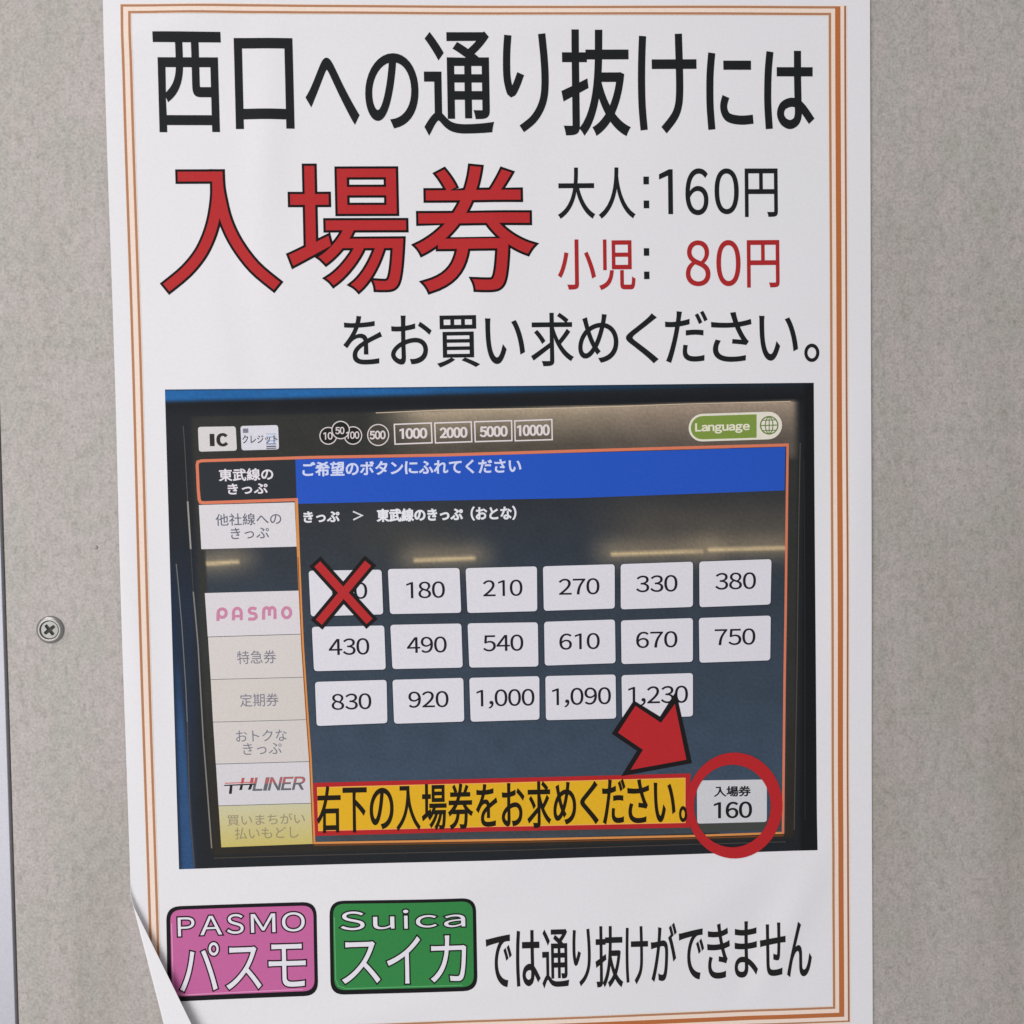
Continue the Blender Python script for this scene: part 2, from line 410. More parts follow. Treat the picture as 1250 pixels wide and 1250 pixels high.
def glyph(ch):
    """(verts, faces, contours) in em units; contours run with the filled side on a fixed side"""
    if ch in GC: return GC[ch]
    if ch in CUSTOM: vs, fs = CUSTOM[ch]; vs = list(vs)
    else:
        full = chr(ord(ch) + 0xFEE0) if '!' <= ch <= '~' else ch
        tc.body = full
        to.update_tag(); bpy.context.view_layer.update()
        dg = bpy.context.evaluated_depsgraph_get(); ev = to.evaluated_get(dg); m_ = ev.to_mesh()
        bm = bmesh.new(); bm.from_mesh(m_); ev.to_mesh_clear()
        bmesh.ops.remove_doubles(bm, verts=bm.verts, dist=1e-4)
        bmesh.ops.dissolve_degenerate(bm, edges=bm.edges, dist=1e-5)
        bm.verts.index_update()
        vs = [(q.co.x, q.co.y) for q in bm.verts]; fs = [tuple(q.index for q in f.verts) for f in bm.faces]
        bm.free()
    ff = []
    for f in fs:
        ar = sum(vs[f[i]][0] * vs[f[(i + 1) % len(f)]][1] - vs[f[(i + 1) % len(f)]][0] * vs[f[i]][1] for i in range(len(f)))
        if abs(ar) < 1e-9: continue
        ff.append(tuple(f) if ar > 0 else tuple(f[::-1]))
    cnt = {}
    for f in ff:
        for i in range(len(f)): cnt[(f[i], f[(i + 1) % len(f)])] = 1
    nxt = {}
    for (a, b_) in cnt:
        if (b_, a) not in cnt: nxt.setdefault(a, []).append(b_)
    loops = []
    while nxt:
        a = next(iter(nxt)); L = [a]
        while True:
            if L[-1] not in nxt: break
            b_ = nxt[L[-1]].pop()
            if not nxt[L[-1]]: del nxt[L[-1]]
            if b_ == L[0]: break
            L.append(b_)
        ch_ = True                                # drop points that lie on a straight run (also the triangulator's back-and-forth)
        while ch_ and len(L) > 3:
            ch_ = False
            for i in range(len(L)):
                a_, b2, c_ = vs[L[i - 1]], vs[L[i]], vs[L[(i + 1) % len(L)]]
                if abs((b2[0] - a_[0]) * (c_[1] - b2[1]) - (b2[1] - a_[1]) * (c_[0] - b2[0])) < 2e-6: L.pop(i); ch_ = True; break
        if len(L) > 2: loops.append(L)
    GC[ch] = (vs, ff, loops); return GC[ch]

def layout(txt, adv=None, fixed=None):
    """string -> list of (verts, faces, loops) in em space"""
    out = []; x = 0
    for ch in txt:
        if ch == ' ': x += .55; continue
        if ch in PEN:
            for pts_, fs, lp in pen_glyph(ch): out.append(([(p[0] + x, p[1]) for p in pts_], fs, lp))
            x += 1.0 if adv is None else adv; continue
        vs, fs, lp = glyph(ch)
        if ch < '\x7f':
            x0 = min(p[0] for p in vs); x1 = max(p[0] for p in vs); gw = x1 - x0
            if ch.isdigit(): ad = .60 if fixed is None else fixed; off = (ad - gw) / 2 - (.05 if ch == '1' else 0)
            else: ad = gw + .09; off = .045
            out.append(([(p[0] - x0 + off + x, p[1]) for p in vs], fs, lp)); x += ad
        else:
            out.append(([(p[0] + x, p[1]) for p in vs], fs, lp)); x += 1.0 if adv is None else adv
    return out

def poster_axes(x, y):                          # how the sheet's own axes run at a place
    return -3.2e-5 * (y - 116), .0288 - (x - 165) * 2.81e-5
def screen_axes(x, y):
    return -.025, .05 - (x - 370) * 1.07e-4

def place(glyphs, box_, axes, e=(0, 0), skew=0.0):
    """fit the ink of the glyphs into the pixel box (minus growth e), leaning with the given axes"""
    x0, y0, x1, y1 = box_
    sl, ln = axes((x0 + x1) / 2, (y0 + y1) / 2) if callable(axes) else axes
    hx = abs(ln) * (y1 - y0); hy = abs(sl) * (x1 - x0)
    allv = [p for g in glyphs for p in g[0]]
    a0, a1 = min(p[0] for p in allv), max(p[0] for p in allv); b0, b1 = min(p[1] for p in allv), max(p[1] for p in allv)
    wx = (x1 - x0) - 2 * e[0] - hx * .6; wy = (y1 - y0) - 2 * e[1] - hy * .8
    cx, cy = (x0 + x1) / 2, (y0 + y1) / 2; out = []
    for vs, fs, lp in glyphs:
        q = []
        for p in vs:
            X = ((p[0] - a0) / max(a1 - a0, 1e-6) - .5) * wx; Y = (.5 - (p[1] - b0) / (b1 - b0)) * wy
            X += -skew * Y
            q.append((cx + X + ln * Y, cy + Y + sl * X))
        out.append((q, fs, lp))
    return out
def lay(pr, placed, col, layer, e=(0, 0), clip=None):
    """fill plus a rim grown outwards by e pixels"""
    for gi, (q, fs, lp) in enumerate(placed):
        lz = layer + .11 * (gi % 3)
        if clip:
            for f in fs:
                poly = [q[i] for i in f]; poly = clip_half(poly, clip)
                if len(poly) > 2: pr.add(poly, [tuple(range(len(poly)))], col, lz)
            continue
        pr.add(q, fs, col, lz)
        if e[0] > 0 or e[1] > 0:
            for L0 in lp:
                L = [L0[0]]
                for i_ in L0[1:]:
                    if math.hypot(q[i_][0] - q[L[-1]][0], q[i_][1] - q[L[-1]][1]) > .3: L.append(i_)
                while len(L) > 2 and math.hypot(q[L[0]][0] - q[L[-1]][0], q[L[0]][1] - q[L[-1]][1]) <= .3: L.pop()
                if len(L) < 3: continue
                n = len(L); outer = []
                for i in range(n):
                    a, b_, c = Vector(q[L[i - 1]]), Vector(q[L[i]]), Vector(q[L[(i + 1) % n]])
                    d1, d2 = (b_ - a), (c - b_)
                    if d1.length < 1e-6 or d2.length < 1e-6: d1 = d2 = (c - a)
                    d1 = d1.normalized(); d2 = d2.normalized()
                    n1, n2 = Vector((-d1.y, d1.x)), Vector((-d2.y, d2.x))   # pixel y runs down: this is outwards
                    t = n1 + n2
                    if t.length < .3: t = n1
                    else: t = t.normalized() * min(1.9, 1 / max(.2, (t.normalized()).dot(n1)))
                    outer.append((b_.x + t.x * e[0], b_.y + t.y * e[1]))
                inner = [q[i] for i in L]
                pr.add(inner + outer, [(i, (i + 1) % n, n + (i + 1) % n, n + i) for i in range(n)], col,
                       [lz] * n + [lz - .3] * n)
def clip_half(poly, abc):                        # keep a*x+b*y+c > 0
    a, b_, c = abc; out = []
    for i in range(len(poly)):
        p, q = poly[i], poly[(i + 1) % len(poly)]
        dp, dq = a * p[0] + b_ * p[1] + c, a * q[0] + b_ * q[1] + c
        if dp > 0: out.append(p)
        if (dp > 0) != (dq > 0):
            t = dp / (dp - dq); out.append((p[0] + (q[0] - p[0]) * t, p[1] + (q[1] - p[1]) * t))
    return out
def text(pr, txt, box_, col, layer, axes=poster_axes, e=(0, 0), adv=None, fixed=None, skew=0, outline=None, ocol=(20, 20, 20)):
    g = layout(txt, adv, fixed)
    if outline:
        pe = (e[0] + outline, e[1] + outline)
        pl = place(g, box_, axes, pe, skew); lay(pr, pl, ocol, layer, pe); lay(pr, pl, col, layer + 1.2, e)
    else:
        pl = place(g, box_, axes, e, skew); lay(pr, pl, col, layer, e)
def chars(pr, items, col, layer, **k):
    for ch, b_ in items: text(pr, ch, b_, col, layer, **k)

INKB = (28, 30, 32); RED = (180, 44, 46); REDT = (168, 40, 42); ORD = (182, 108, 62)

# ------------------------------------------------------------------ border
CREAM = (240, 216, 200); LN = (176, 126, 94); LND = (158, 104, 76)
pr = Print()
def rect_mm(pr, a, b_, c, d, col, l): pr.add_mm([(a, c), (b_, c), (b_, d), (a, d)], [(0, 1, 2, 3)], col, l)
T0, B0 = 0, Hb
# pale bands between the rules
def ring(a, b_, c, d, tl, tt, tr, tb, col, l):
    rect_mm(pr, a, b_, c, c + tt, col, l); rect_mm(pr, a, b_, d - tb, d, col, l)
    rect_mm(pr, a, a + tl, c + tt, d - tb, col, l); rect_mm(pr, b_ - tr, b_, c + tt, d - tb, col, l)
ring(-3.6, Wb + 6.9, -3.3, Hb + 6.6, 4.4, 4.0, 7.7, 7.3, CREAM, 0)
ring(-.5, Wb + .5, -.45, Hb + .4, .95, .9, .95, .85, LN, 1)
# outer rule: left and top
rect_mm(pr, -3.35, -2.4, -3.0, Hb + 6.1, LN, 1); rect_mm(pr, -2.4, Wb + 2.1, -3.0, -2.1, LN, 1)
rect_mm(pr, Wb + 5.7, Wb + 6.45, -3.1, Hb + 6.1, LND, 1); rect_mm(pr, -2.45, Wb + 5.7, Hb + 5.45, Hb + 6.1, LN, 1)
rect_mm(pr, Wb + 2.1, Wb + 4.2, -2.95, Hb + 3.85, ORD, 1); rect_mm(pr, 2, Wb + 2.1, Hb + 2.1, Hb + 3.85, ORD, 1)
rect_mm(pr, -2.45, 2, Hb + 2.1, Hb + 3.85, ORD, 1)
pr.build('border_rule')

# ------------------------------------------------------------------ headline and the other large lettering
pr = Print()
chars(pr, [('西', (189, 41.6, 273.2, 163.3)), ('口', (287, 48.8, 360, 159.3)), ('へ', (373, 72, 439.2, 152.8)), ('の', (445.6, 66.5, 511.7, 158)),
           ('通', (516.8, 40.8, 602.6, 166)), ('り', (613.6, 42.8, 670.3, 162.2)), ('抜', (684.6, 38, 768.8, 167)), ('け', (777.8, 42.8, 850, 163.7)),
           ('に', (861, 65.8, 918.7, 160)), ('は', (931.5, 63.6, 992.8, 159))], INKB, 1, e=(1.35, 1.2))
pr.build('headline_lettering')
pr = Print()
for ch, b_ in [('入', (194.9, 207.5, 345, 359.4)), ('場', (349, 200.5, 500, 359.1)), ('券', (503.2, 200.5, 655.5, 359.6))]:
    text(pr, ch, b_, RED, 1, e=(.8, .6), outline=2.9, ocol=(16, 12, 14))
pr.build('ticket_word_lettering')
pr = Print()
chars(pr, [('大', (680.3, 205.6, 725.9, 268)), ('人', (730, 205.6, 774.9, 268)), ('1', (803.7, 208, 820.7, 262.7)), ('6', (835.6, 206.8, 863.9, 263.9)),
           ('0', (871.1, 206.8, 900.9, 262.7)), ('円', (908, 206.8, 948.4, 266))], INKB, 1, e=(.45, .45))
chars(pr, [(':', (784.7, 216.9, 791.7, 255.5)), (':', (785.2, 304, 792, 341.7))], INKB, 1)
pr.build('adult_price_lettering')
pr = Print()
chars(pr, [('小', (680.3, 293.2, 726.9, 354.4)), ('児', (730.5, 293.2, 775, 354.9)), ('8', (836, 294.4, 866.3, 350.3)), ('0', (873.3, 294, 903, 350.3)),
           ('円', (910.5, 294, 950.3, 352))], REDT, 1, e=(.45, .45))
pr.build('child_price_lettering')
pr = Print()
chars(pr, [('を', (419, 385.9, 467, 445.5)), ('お', (476.8, 385.4, 527.5, 445.5)), ('買', (533.1, 385.4, 585.6, 448.9)), ('い', (592, 389, 640.7, 445)),
           ('求', (647.6, 382.3, 700, 447.6)), ('め', (705.1, 384, 754.5, 443.5)), ('く', (763.2, 383.3, 802.9, 444.2)), ('だ', (810.9, 380.2, 863, 443.5)),
           ('さ', (866.9, 381.5, 916.3, 442.5)), ('い', (925.3, 385.9, 972.7, 441)), ('。', (980.3, 420, 998.8, 442.5))], INKB, 1, e=(.5, .4))
pr.build('request_lettering')
pr = Print()
chars(pr, [('で', (593, 1138.9, 624.9, 1203.2)), ('は', (629.4, 1133.2, 659.5, 1202)), ('通', (661.2, 1131.8, 694.2, 1203.7)), ('り', (698.2, 1131.5, 720.9, 1201.2)),
           ('抜', (726, 1127.7, 759.9, 1203.2)), ('け', (762.7, 1128, 790.5, 1199)), ('が', (793.4, 1124, 825.3, 1196)), ('で', (827.5, 1131, 858.8, 1194.3)),
           ('き', (862.2, 1125, 890.3, 1193.4)), ('ま', (895.8, 1122.9, 924.2, 1192.6)), ('せ', (926.7, 1123.8, 957.4, 1189.6)), ('ん', (959.4, 1122.9, 990, 1190.8))],
      (30, 31, 29), 1, e=(.55, .75))
pr.build('footer_lettering')

# ------------------------------------------------------------------ card badges
def rrect(c4, r, seg=6):
    """rounded quad: corners TL TR BR BL in pixels"""
    P_ = [Vector(p) for p in c4]; out = []
    for i in range(4):
        p, a, b_ = P_[i], P_[i - 1], P_[(i + 1) % 4]
        d1, d2 = (a - p).normalized() * r, (b_ - p).normalized() * r
        for k in range(seg + 1):
            t = k / seg
            q = p + d1 * (1 - t) ** 2 * 1.0 + d2 * t ** 2
            out.append((q.x, q.y))
    return out
def badge(name, outer, inner, col, hi, letters, e1, label):
    b_ = Print(); b_.poly(rrect(outer, 17), (24, 22, 24), 1); b_.poly(rrect(inner, 13.5), col, 2)
    c = [Vector(p) for p in inner]
    b_.band([(c[0].x + 1.8, c[0].y + 16), (c[3].x + 1.8, c[3].y - 13), (c[3].x + 5, c[3].y - 5.5), (c[3].x + 14, c[3].y - 2.2), (c[2].x - 14, c[2].y - 1.8)], 1.1, hi, 3)
    root = b_.build(name); root['label'] = label
    t = Print()
    for ch, bx in letters: text(t, ch, bx, (226, 222, 228), 3, axes=poster_axes, e=(.1, .05), outline=1.75, ocol=(30, 20, 26))
    t.build('badge_lettering', root)
    return root
badge('card_badge', [(204, 1105), (386.8, 1099.6), (388.9, 1213.9), (206, 1221)], [(208.9, 1109.2), (383, 1104), (384.6, 1208), (211, 1214.8)],
      (192, 100, 152), (220, 152, 188),
      [('P', (216.4, 1116, 240.4, 1143)), ('A', (243.4, 1114.4, 273.7, 1141.7)), ('S', (275.7, 1112.4, 300, 1140.5)), ('M', (305, 1112, 338.7, 1139)), ('O', (342.9, 1110.2, 374.5, 1137.6)),
       ('パ', (218.2, 1146.9, 270.6, 1210.2)), ('ス', (274.5, 1152.2, 321.6, 1208.5)), ('モ', (326.6, 1148.5, 376, 1205.5))], (.25, .2), 'pink rounded badge with white letters')
badge('card_badge', [(402.6, 1098.5), (580.9, 1093.6), (583, 1207), (404, 1213)], [(407, 1102), (577, 1097.6), (578.6, 1202), (408.6, 1207.4)],
      (52, 130, 68), (96, 168, 110),
      [('S', (414.4, 1108.6, 447.5, 1135.4)), ('u', (454.3, 1114.4, 483.8, 1133.8)), ('i', (490.8, 1106, 500.9, 1133)), ('c', (506.3, 1112.4, 535.3, 1132)), ('a', (540.4, 1112, 569.8, 1131.6)),
       ('ス', (415.5, 1145, 466.4, 1201.3)), ('イ', (470.6, 1139, 515.7, 1201)), ('カ', (523.6, 1137.6, 571.4, 1198.8))], (.3, .25), 'green rounded badge with white letters')

# ------------------------------------------------------------------ the printed photograph of the ticket machine screen
def sm(a, b_, x):
    t = min(1, max(0, (x - a) / (b_ - a))); return t * t * (3 - 2 * t)
def mx(a, b_, t): return tuple(p + (q - p) * t for p, q in zip(a, b_))
def lerp(x, xs): # piecewise linear
    if x <= xs[0][0]: return xs[0][1]
    for (a, p), (b_, q) in zip(xs, xs[1:]):
        if x <= b_: return p + (q - p) * (x - a) / (b_ - a)
    return xs[-1][1]
def gs(x, c, s): return math.exp(-((x - c) / s) ** 2)
STREAK = [(246, 293, 688.5, 685.5), (505, 580, 684, 681), (745, 858, 676.5, 672.5), (863, 966, 671, 668.5)]
def pic(x, y):
    yt = 476 - (x - 202.5) * .0104; yb = 1059.5 - (x - 220) * .030
    xl = 202.5 + (y - 476) * .0296
    c = (33, 36, 40)
    # casing: lighter brownish inner step
    li = lerp(y, [(500, 236), (760, 245), (1040, 262)]); ri = 973 - (y - 540) * .008
    ti = 503 - (x - 460) * .0265; bi = 1046 - (x - 260) * .030
    inn = sm(li - 6, li + 3, x) * sm(ti - 2, ti + 2, y) * (1 - sm(ri - 3, ri + 3, x)) * (1 - sm(bi - 6, bi, y))
    step = mx((50, 50, 47), (46, 42, 36), sm(800, 1030, y))
    c = mx(c, step, inn)
    c = mx(c, (24, 25, 28), .7 * gs(y, yt + 18, 9) )
    c = mx(c, (36, 50, 72), .6 * sm(620, 760, y) * (1 - sm(232, 250, x)) * (1 - .5 * sm(900, 1000, y)))
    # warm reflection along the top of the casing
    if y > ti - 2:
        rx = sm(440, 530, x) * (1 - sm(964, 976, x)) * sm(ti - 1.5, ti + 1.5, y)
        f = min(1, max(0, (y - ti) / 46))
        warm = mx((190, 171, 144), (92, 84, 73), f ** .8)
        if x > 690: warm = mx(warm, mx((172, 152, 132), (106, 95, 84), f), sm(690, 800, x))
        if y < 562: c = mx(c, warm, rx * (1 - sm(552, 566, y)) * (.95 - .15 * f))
    # screen
    lf = lerp(y, [(560, 243), (1030, 272)])
    rf = 958 - (y - 600) * .008; tf = 561 - (x - 380) * .027
    if x > lf and x < rf + 6 and y > tf and y < 1027 - (x - 384) * .0218:
        s = lerp(y, [(610, 0), (760, .55), (930, 1)])
        sc = mx((47, 50, 54), (62, 76, 92), s)
        sc = mx(sc, (52, 60, 70), .5 * gs(x, 640, 120) * gs(y, 700, 90))
        sc = mx(sc, (84, 78, 70), .75 * sm(690, 800, x) * gs(y, 640, 34))
        sc = mx(sc, (70, 68, 62), .6 * gs(x, 500, 70) * gs(y, 655, 30))
        sc = mx(sc, (66, 64, 58), .6 * gs(y, 1014 - (x - 600) * .025, 9) * sm(380, 420, x))
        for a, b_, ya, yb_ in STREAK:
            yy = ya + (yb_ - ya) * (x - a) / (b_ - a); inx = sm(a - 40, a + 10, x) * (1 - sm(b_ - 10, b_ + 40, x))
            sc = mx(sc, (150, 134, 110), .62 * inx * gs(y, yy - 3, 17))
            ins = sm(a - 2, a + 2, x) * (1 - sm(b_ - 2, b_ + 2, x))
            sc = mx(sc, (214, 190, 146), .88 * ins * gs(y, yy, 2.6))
        k = sm(lf, lf + 3, x) * (1 - sm(rf, rf + 4, x))
        c = mx(c, sc, k)
    c = mx(c, (24, 25, 27), sm(ri + 4, ri + 10, x))
    # blue machine front at the top and left
    d = y - yt; tb = 15 - (x - 203) * .0165
    bl = mx((34, 98, 158), (26, 58, 84), sm(420, 760, x))
    c = mx(c, bl, (1 - sm(tb - 4, tb + 3, d)) * (1 - .65 * sm(700, 960, x)))
    if d < 1.6: c = mx(c, (22, 30, 42), .7)
    tl = lerp(y, [(640, 0), (760, 6), (900, 13), (1060, 19.5)])
    c = mx(c, mx((28, 44, 66), (46, 78, 118), sm(780, 900, y) * sm(0, 6, x - xl) ), (1 - sm(tl - 3, tl + 2, x - xl)) * sm(620, 740, y))
    n = 1 + .10 * mnoise.noise(Vector((x / 3.2, y / 3.2, 0))) + .05 * mnoise.noise(Vector((x / 26, y / 26, 4)))
    return tuple(max(0, q * n) for q in c)
nx, ny = 330, 240
C4 = [(202.5, 475.9), (992, 467.7), (996.8, 1036.5), (219.8, 1059.6)]
pts = []; cols = []
for j in range(ny + 1):
    for i in range(nx + 1):
        a, b_ = i / nx, j / ny
        x = (C4[0][0] * (1 - a) + C4[1][0] * a) * (1 - b_) + (C4[3][0] * (1 - a) + C4[2][0] * a) * b_
        y = (C4[0][1] * (1 - a) + C4[1][1] * a) * (1 - b_) + (C4[3][1] * (1 - a) + C4[2][1] * a) * b_
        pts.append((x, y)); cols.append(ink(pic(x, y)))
me = bpy.data.meshes.new('ticket_machine_picture')
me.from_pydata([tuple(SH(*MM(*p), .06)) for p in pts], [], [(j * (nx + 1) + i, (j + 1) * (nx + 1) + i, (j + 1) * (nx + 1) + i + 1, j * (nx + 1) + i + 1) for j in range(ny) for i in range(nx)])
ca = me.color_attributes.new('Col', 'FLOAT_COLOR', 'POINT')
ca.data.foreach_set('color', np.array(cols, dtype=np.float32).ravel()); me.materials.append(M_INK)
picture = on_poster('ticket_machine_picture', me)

pr = Print()
LN1 = (128, 124, 116)
pr.band([(230.2, 612), (232, 640), (234, 670)], 2.0, (150, 146, 136), 1)
pr.band([(225, 520), (227.5, 560), (230.2, 612)], .9, (86, 80, 74), 1); pr.band([(234, 670), (237, 722)], .9, (70, 68, 66), 1)
pr.band([(237, 722), (239.2, 745), (243, 788), (249.4, 900), (254, 960), (259.5, 1034)], 1.6, LN1, 1)
pr.band([(216.4, 688), (219, 715), (223, 760), (228, 836), (230, 880)], 1.2, (108, 110, 112), 1)
pr.band([(230, 880), (233.4, 992), (238.6, 1057)], 1.2, (84, 74, 66), 1)
pr.band([(262, 1046.2), (420, 1042), (640, 1035.5), (840, 1029.2), (958, 1026.5)], 1.1, (72, 65, 59), 1)
pr.band([(975.6, 541), (974, 640), (972, 820), (968.6, 1012)], 1.1, (84, 76, 68), 1)
pr.band([(459, 504.2), (540, 500.8), (700, 498.2), (820, 494), (964, 490.4)], .9, (206, 188, 160), 1)
pr.band([(980, 560), (981.5, 700), (982, 1000)], .8, (46, 46, 46), 1)
pr.build('casing_edge_line', picture)
WHT = (219, 216, 222)
# blue instruction bar
pr = Print()
pr.add([(361, 561), (500, 558.5), (640, 554.6), (820, 550), (957.5, 545.8), (956.6, 598.6), (820, 603.6), (700, 608), (540, 611), (362.8, 615)],
       [(0, 1, 8, 9), (1, 2, 7, 8), (2, 3, 6, 7), (3, 4, 5, 6)], (38, 84, 186), 1)
text(pr, 'ご希望のボタンにふれてください', (369.4, 559.8, 636.4, 581.5), (206, 212, 240), 3, axes=(-.0175, .02), e=(.55, .5))
pr.build('instruction_bar', picture)
pr = Print()
text(pr, 'きっぷ', (370.7, 623.5, 415, 638), (226, 226, 230), 2, axes=(-.02, .03), e=(.55, .5))
text(pr, '＞', (431, 623.4, 444, 635.2), (215, 215, 218), 2, axes=(-.02, .03), e=(.45, .45))
text(pr, '東武線のきっぷ', (460, 619.6, 565.4, 637), (226, 226, 230), 2, axes=(-.017, .03), e=(.7, .6))
text(pr, '（おとな）', (574.4, 617.3, 630.4, 635.5), (226, 226, 230), 2, axes=(-.018, .02), e=(.6, .55))
pr.build('breadcrumb_lettering', picture)

# orange frame round the screen
pr = Print()
OT, OB = (214, 122, 92), (212, 142, 78)
pr.band([(243.2, 600), (241.8, 567.5), (242.6, 563.9), (247, 562.6), (380, 558.4), (540, 555.6), (700, 550.7), (820, 547.2), (960.2, 543.3)], 3.6, OT, 2)
pr.band([(960.2, 541.6), (959.4, 620), (958.2, 740), (956.8, 830), (954.9, 1016.8)], 3.0, OT, 2.3)
pr.band([(956.3, 1015.6), (840, 1019), (600, 1023.8), (383.6, 1028)], 2.6, OB, 2)
pr.band([(243.2, 599), (244.2, 609.5), (245.6, 613), (249.4, 613.7), (362.4, 609.9)], 3.8, OT, 2.4)
pr.band([(362.2, 608.2), (365, 680), (367.8, 744), (370, 790), (375.8, 877.6), (379.2, 925), (383.8, 1029)], 3.6, OB, 2.1)
pr.build('screen_frame', picture)
pr = Print()
pr.band([(956, 1019), (840, 1022), (600, 1026.7), (384, 1030.8)], 1.6, (112, 66, 34), 2)
pr.band([(364.2, 680), (366.9, 744), (369.1, 790), (374.9, 877.6), (378.3, 925), (382.6, 1028)], .9, (120, 66, 40), 3)
pr.build('screen_frame_shadow_line', picture)

def tab(quad, col, lines, name='menu_tab', col2=None, label=None):
    p = Print()
    if col2: p.add(list(quad), [(0, 1, 2, 3)], [ink(col), ink(col), ink(col2), ink(col2)], 1)
    else: p.poly(quad, col, 1)
    for t, bx, c, e in lines: text(p, t, bx, c, 2, axes=(-.024, .05), e=e)
    o = p.build(name, picture)
    if label: o['label'] = label
    return p
GR = (122, 122, 134); GRD = (98, 100, 114); TABC = (214, 210, 212)
tab([(246, 566), (360.5, 562.5), (361, 607.5), (247.5, 611)], (44, 48, 52),
    [('東武線の', (267.8, 571.2, 334.2, 587.6), (226, 220, 224), (.4, .4)), ('きっぷ', (278.5, 589.4, 327.5, 603.6), (226, 220, 224), (.4, .4))])
tab([(243.8, 616.4), (360, 613.2), (362.6, 667), (246.8, 670.2)], (216, 212, 214),
    [('他社線への', (263.8, 625.6, 344, 641.8), GRD, (.1, .1)), ('きっぷ', (282.2, 643.2, 329.2, 658), GRD, (.1, .1))])
SEP = (168, 160, 152)
p = Print(); p.poly([(251, 723.6), (366.6, 720.6), (368.8, 773.2), (254.7, 776.6)], (215, 209, 211), 1)
PK = (200, 132, 160)
def lx(x): return 195 + x / 6.25
def ly(y): return 600 + y / 6.25
def arc(cx, cy, rx, ry, a0, a1, n=14):
    return [(cx + rx * math.cos(math.radians(a0 + (a1 - a0) * k / n)), cy + ry * math.sin(math.radians(a0 + (a1 - a0) * k / n))) for k in range(n + 1)]
def pen(pts_): return [(lx(x), ly(y)) for x, y in pts_]
WD = 3.8
p.band(pen(arc(482, 925, 31, 32, 180, -180, 22)), WD, PK, 2); p.band(pen([(450, 925), (450, 985)]), WD, PK, 2.3)
p.band(pen([(568, 980)] + [(568, 925)] + arc(597, 922, 29, 34, 180, 360) + [(627, 925), (627, 978)]), WD, PK, 2); p.band(pen([(568, 950), (627, 947)]), WD * .8, PK, 2.3)
p.band(pen([(742, 893), (715, 887)] + arc(712, 907, 25, 20, 270, 90, 8) + arc(716, 949, 25, 22, 270, 450, 8) + [(680, 970)]), WD, PK, 2)
p.band(pen([(797, 975), (797, 920)] + arc(819, 910, 22, 26, 180, 360, 8) + [(841, 945)]), WD, PK, 2); p.band(pen([(841, 920)] + arc(862, 908, 21, 26, 180, 360, 8) + [(884, 970)]), WD, PK, 2.3)
p.band(pen(arc(972, 922, 31, 38, 0, 345, 22)), WD, PK, 2, closed=True)
p.build('menu_tab', picture)
tab([(255, 777.3), (369, 773.9), (372, 825.7), (258.3, 828.4)], (210, 203, 197), [('特急券', (290.2, 793, 338, 810), GR, (.02, .02))])
tab([(258.4, 829.0), (372, 826.3), (375, 877.4), (261.2, 880.2)], (208, 200, 193), [('定期券', (293.7, 845.2, 341, 862), GR, (.02, .02))])
tab([(261.3, 880.8), (375, 878.0), (378, 928.4), (264.6, 931.2)], (208, 201, 195), [('おトクな', (288.9, 889.4, 351, 904.6), GR, (.02, .02)), ('きっぷ', (297.4, 905.3, 344.8, 920.4), GR, (.02, .02))])
# logo tab: slanted letters, upper half red
p = Print(); p.poly([(264.8, 931.9), (378, 929.1), (380.6, 979.2), (267.9, 982)], (210, 206, 208), 1)
def l7(x, y): return (195 + x / 6.25, 880 + y / 6.25)
LR, LK, LG = (186, 84, 84), (36, 34, 36), (104, 102, 108)
p.poly([l7(505, 464), l7(735, 455), l7(733, 464), l7(503, 472)], (206, 110, 100), 2)
p.poly([l7(500, 480), l7(732, 470), l7(730, 480), l7(498, 489)], LK, 2)
p.poly([l7(542, 484), l7(562, 483), l7(556, 548), l7(534, 549)], LK, 2.3)
p.poly([l7(632, 428), l7(654, 427), l7(644, 470), l7(624, 471)], LR, 2.3); p.poly([l7(622, 484), l7(641, 483), l7(634, 519), l7(612, 520)], LK, 2.3)
p.poly([l7(700, 427), l7(724, 426), l7(716, 468), l7(694, 468)], LR, 2.3); p.poly([l7(692, 482), l7(714, 481), l7(700, 517), l7(678, 518)], LK, 2.3)
g = layout('LINER'); bx = (310.6, 947.0, 373, 964.2)
pl = place(g, bx, (-.02, 0), (.5, .35), skew=.22)
lay(p, pl, LG, 2, (.5, .35)); lay(p, pl, (186, 96, 96), 3, clip=(-.02, -1, 955.0 + .02 * 340))
p.build('menu_tab', picture)
tab([(268, 982.7), (380.8, 979.9), (383, 1029), (271.2, 1033)], (200, 194, 158), [('買いまちがい', (278.2, 991.4, 372.8, 1006.8), (148, 138, 116), (.02, .02)), ('払いもどし', (287.5, 1007.4, 365.2, 1023.4), (148, 138, 110), (.02, .02))],
    col2=(198, 182, 104))

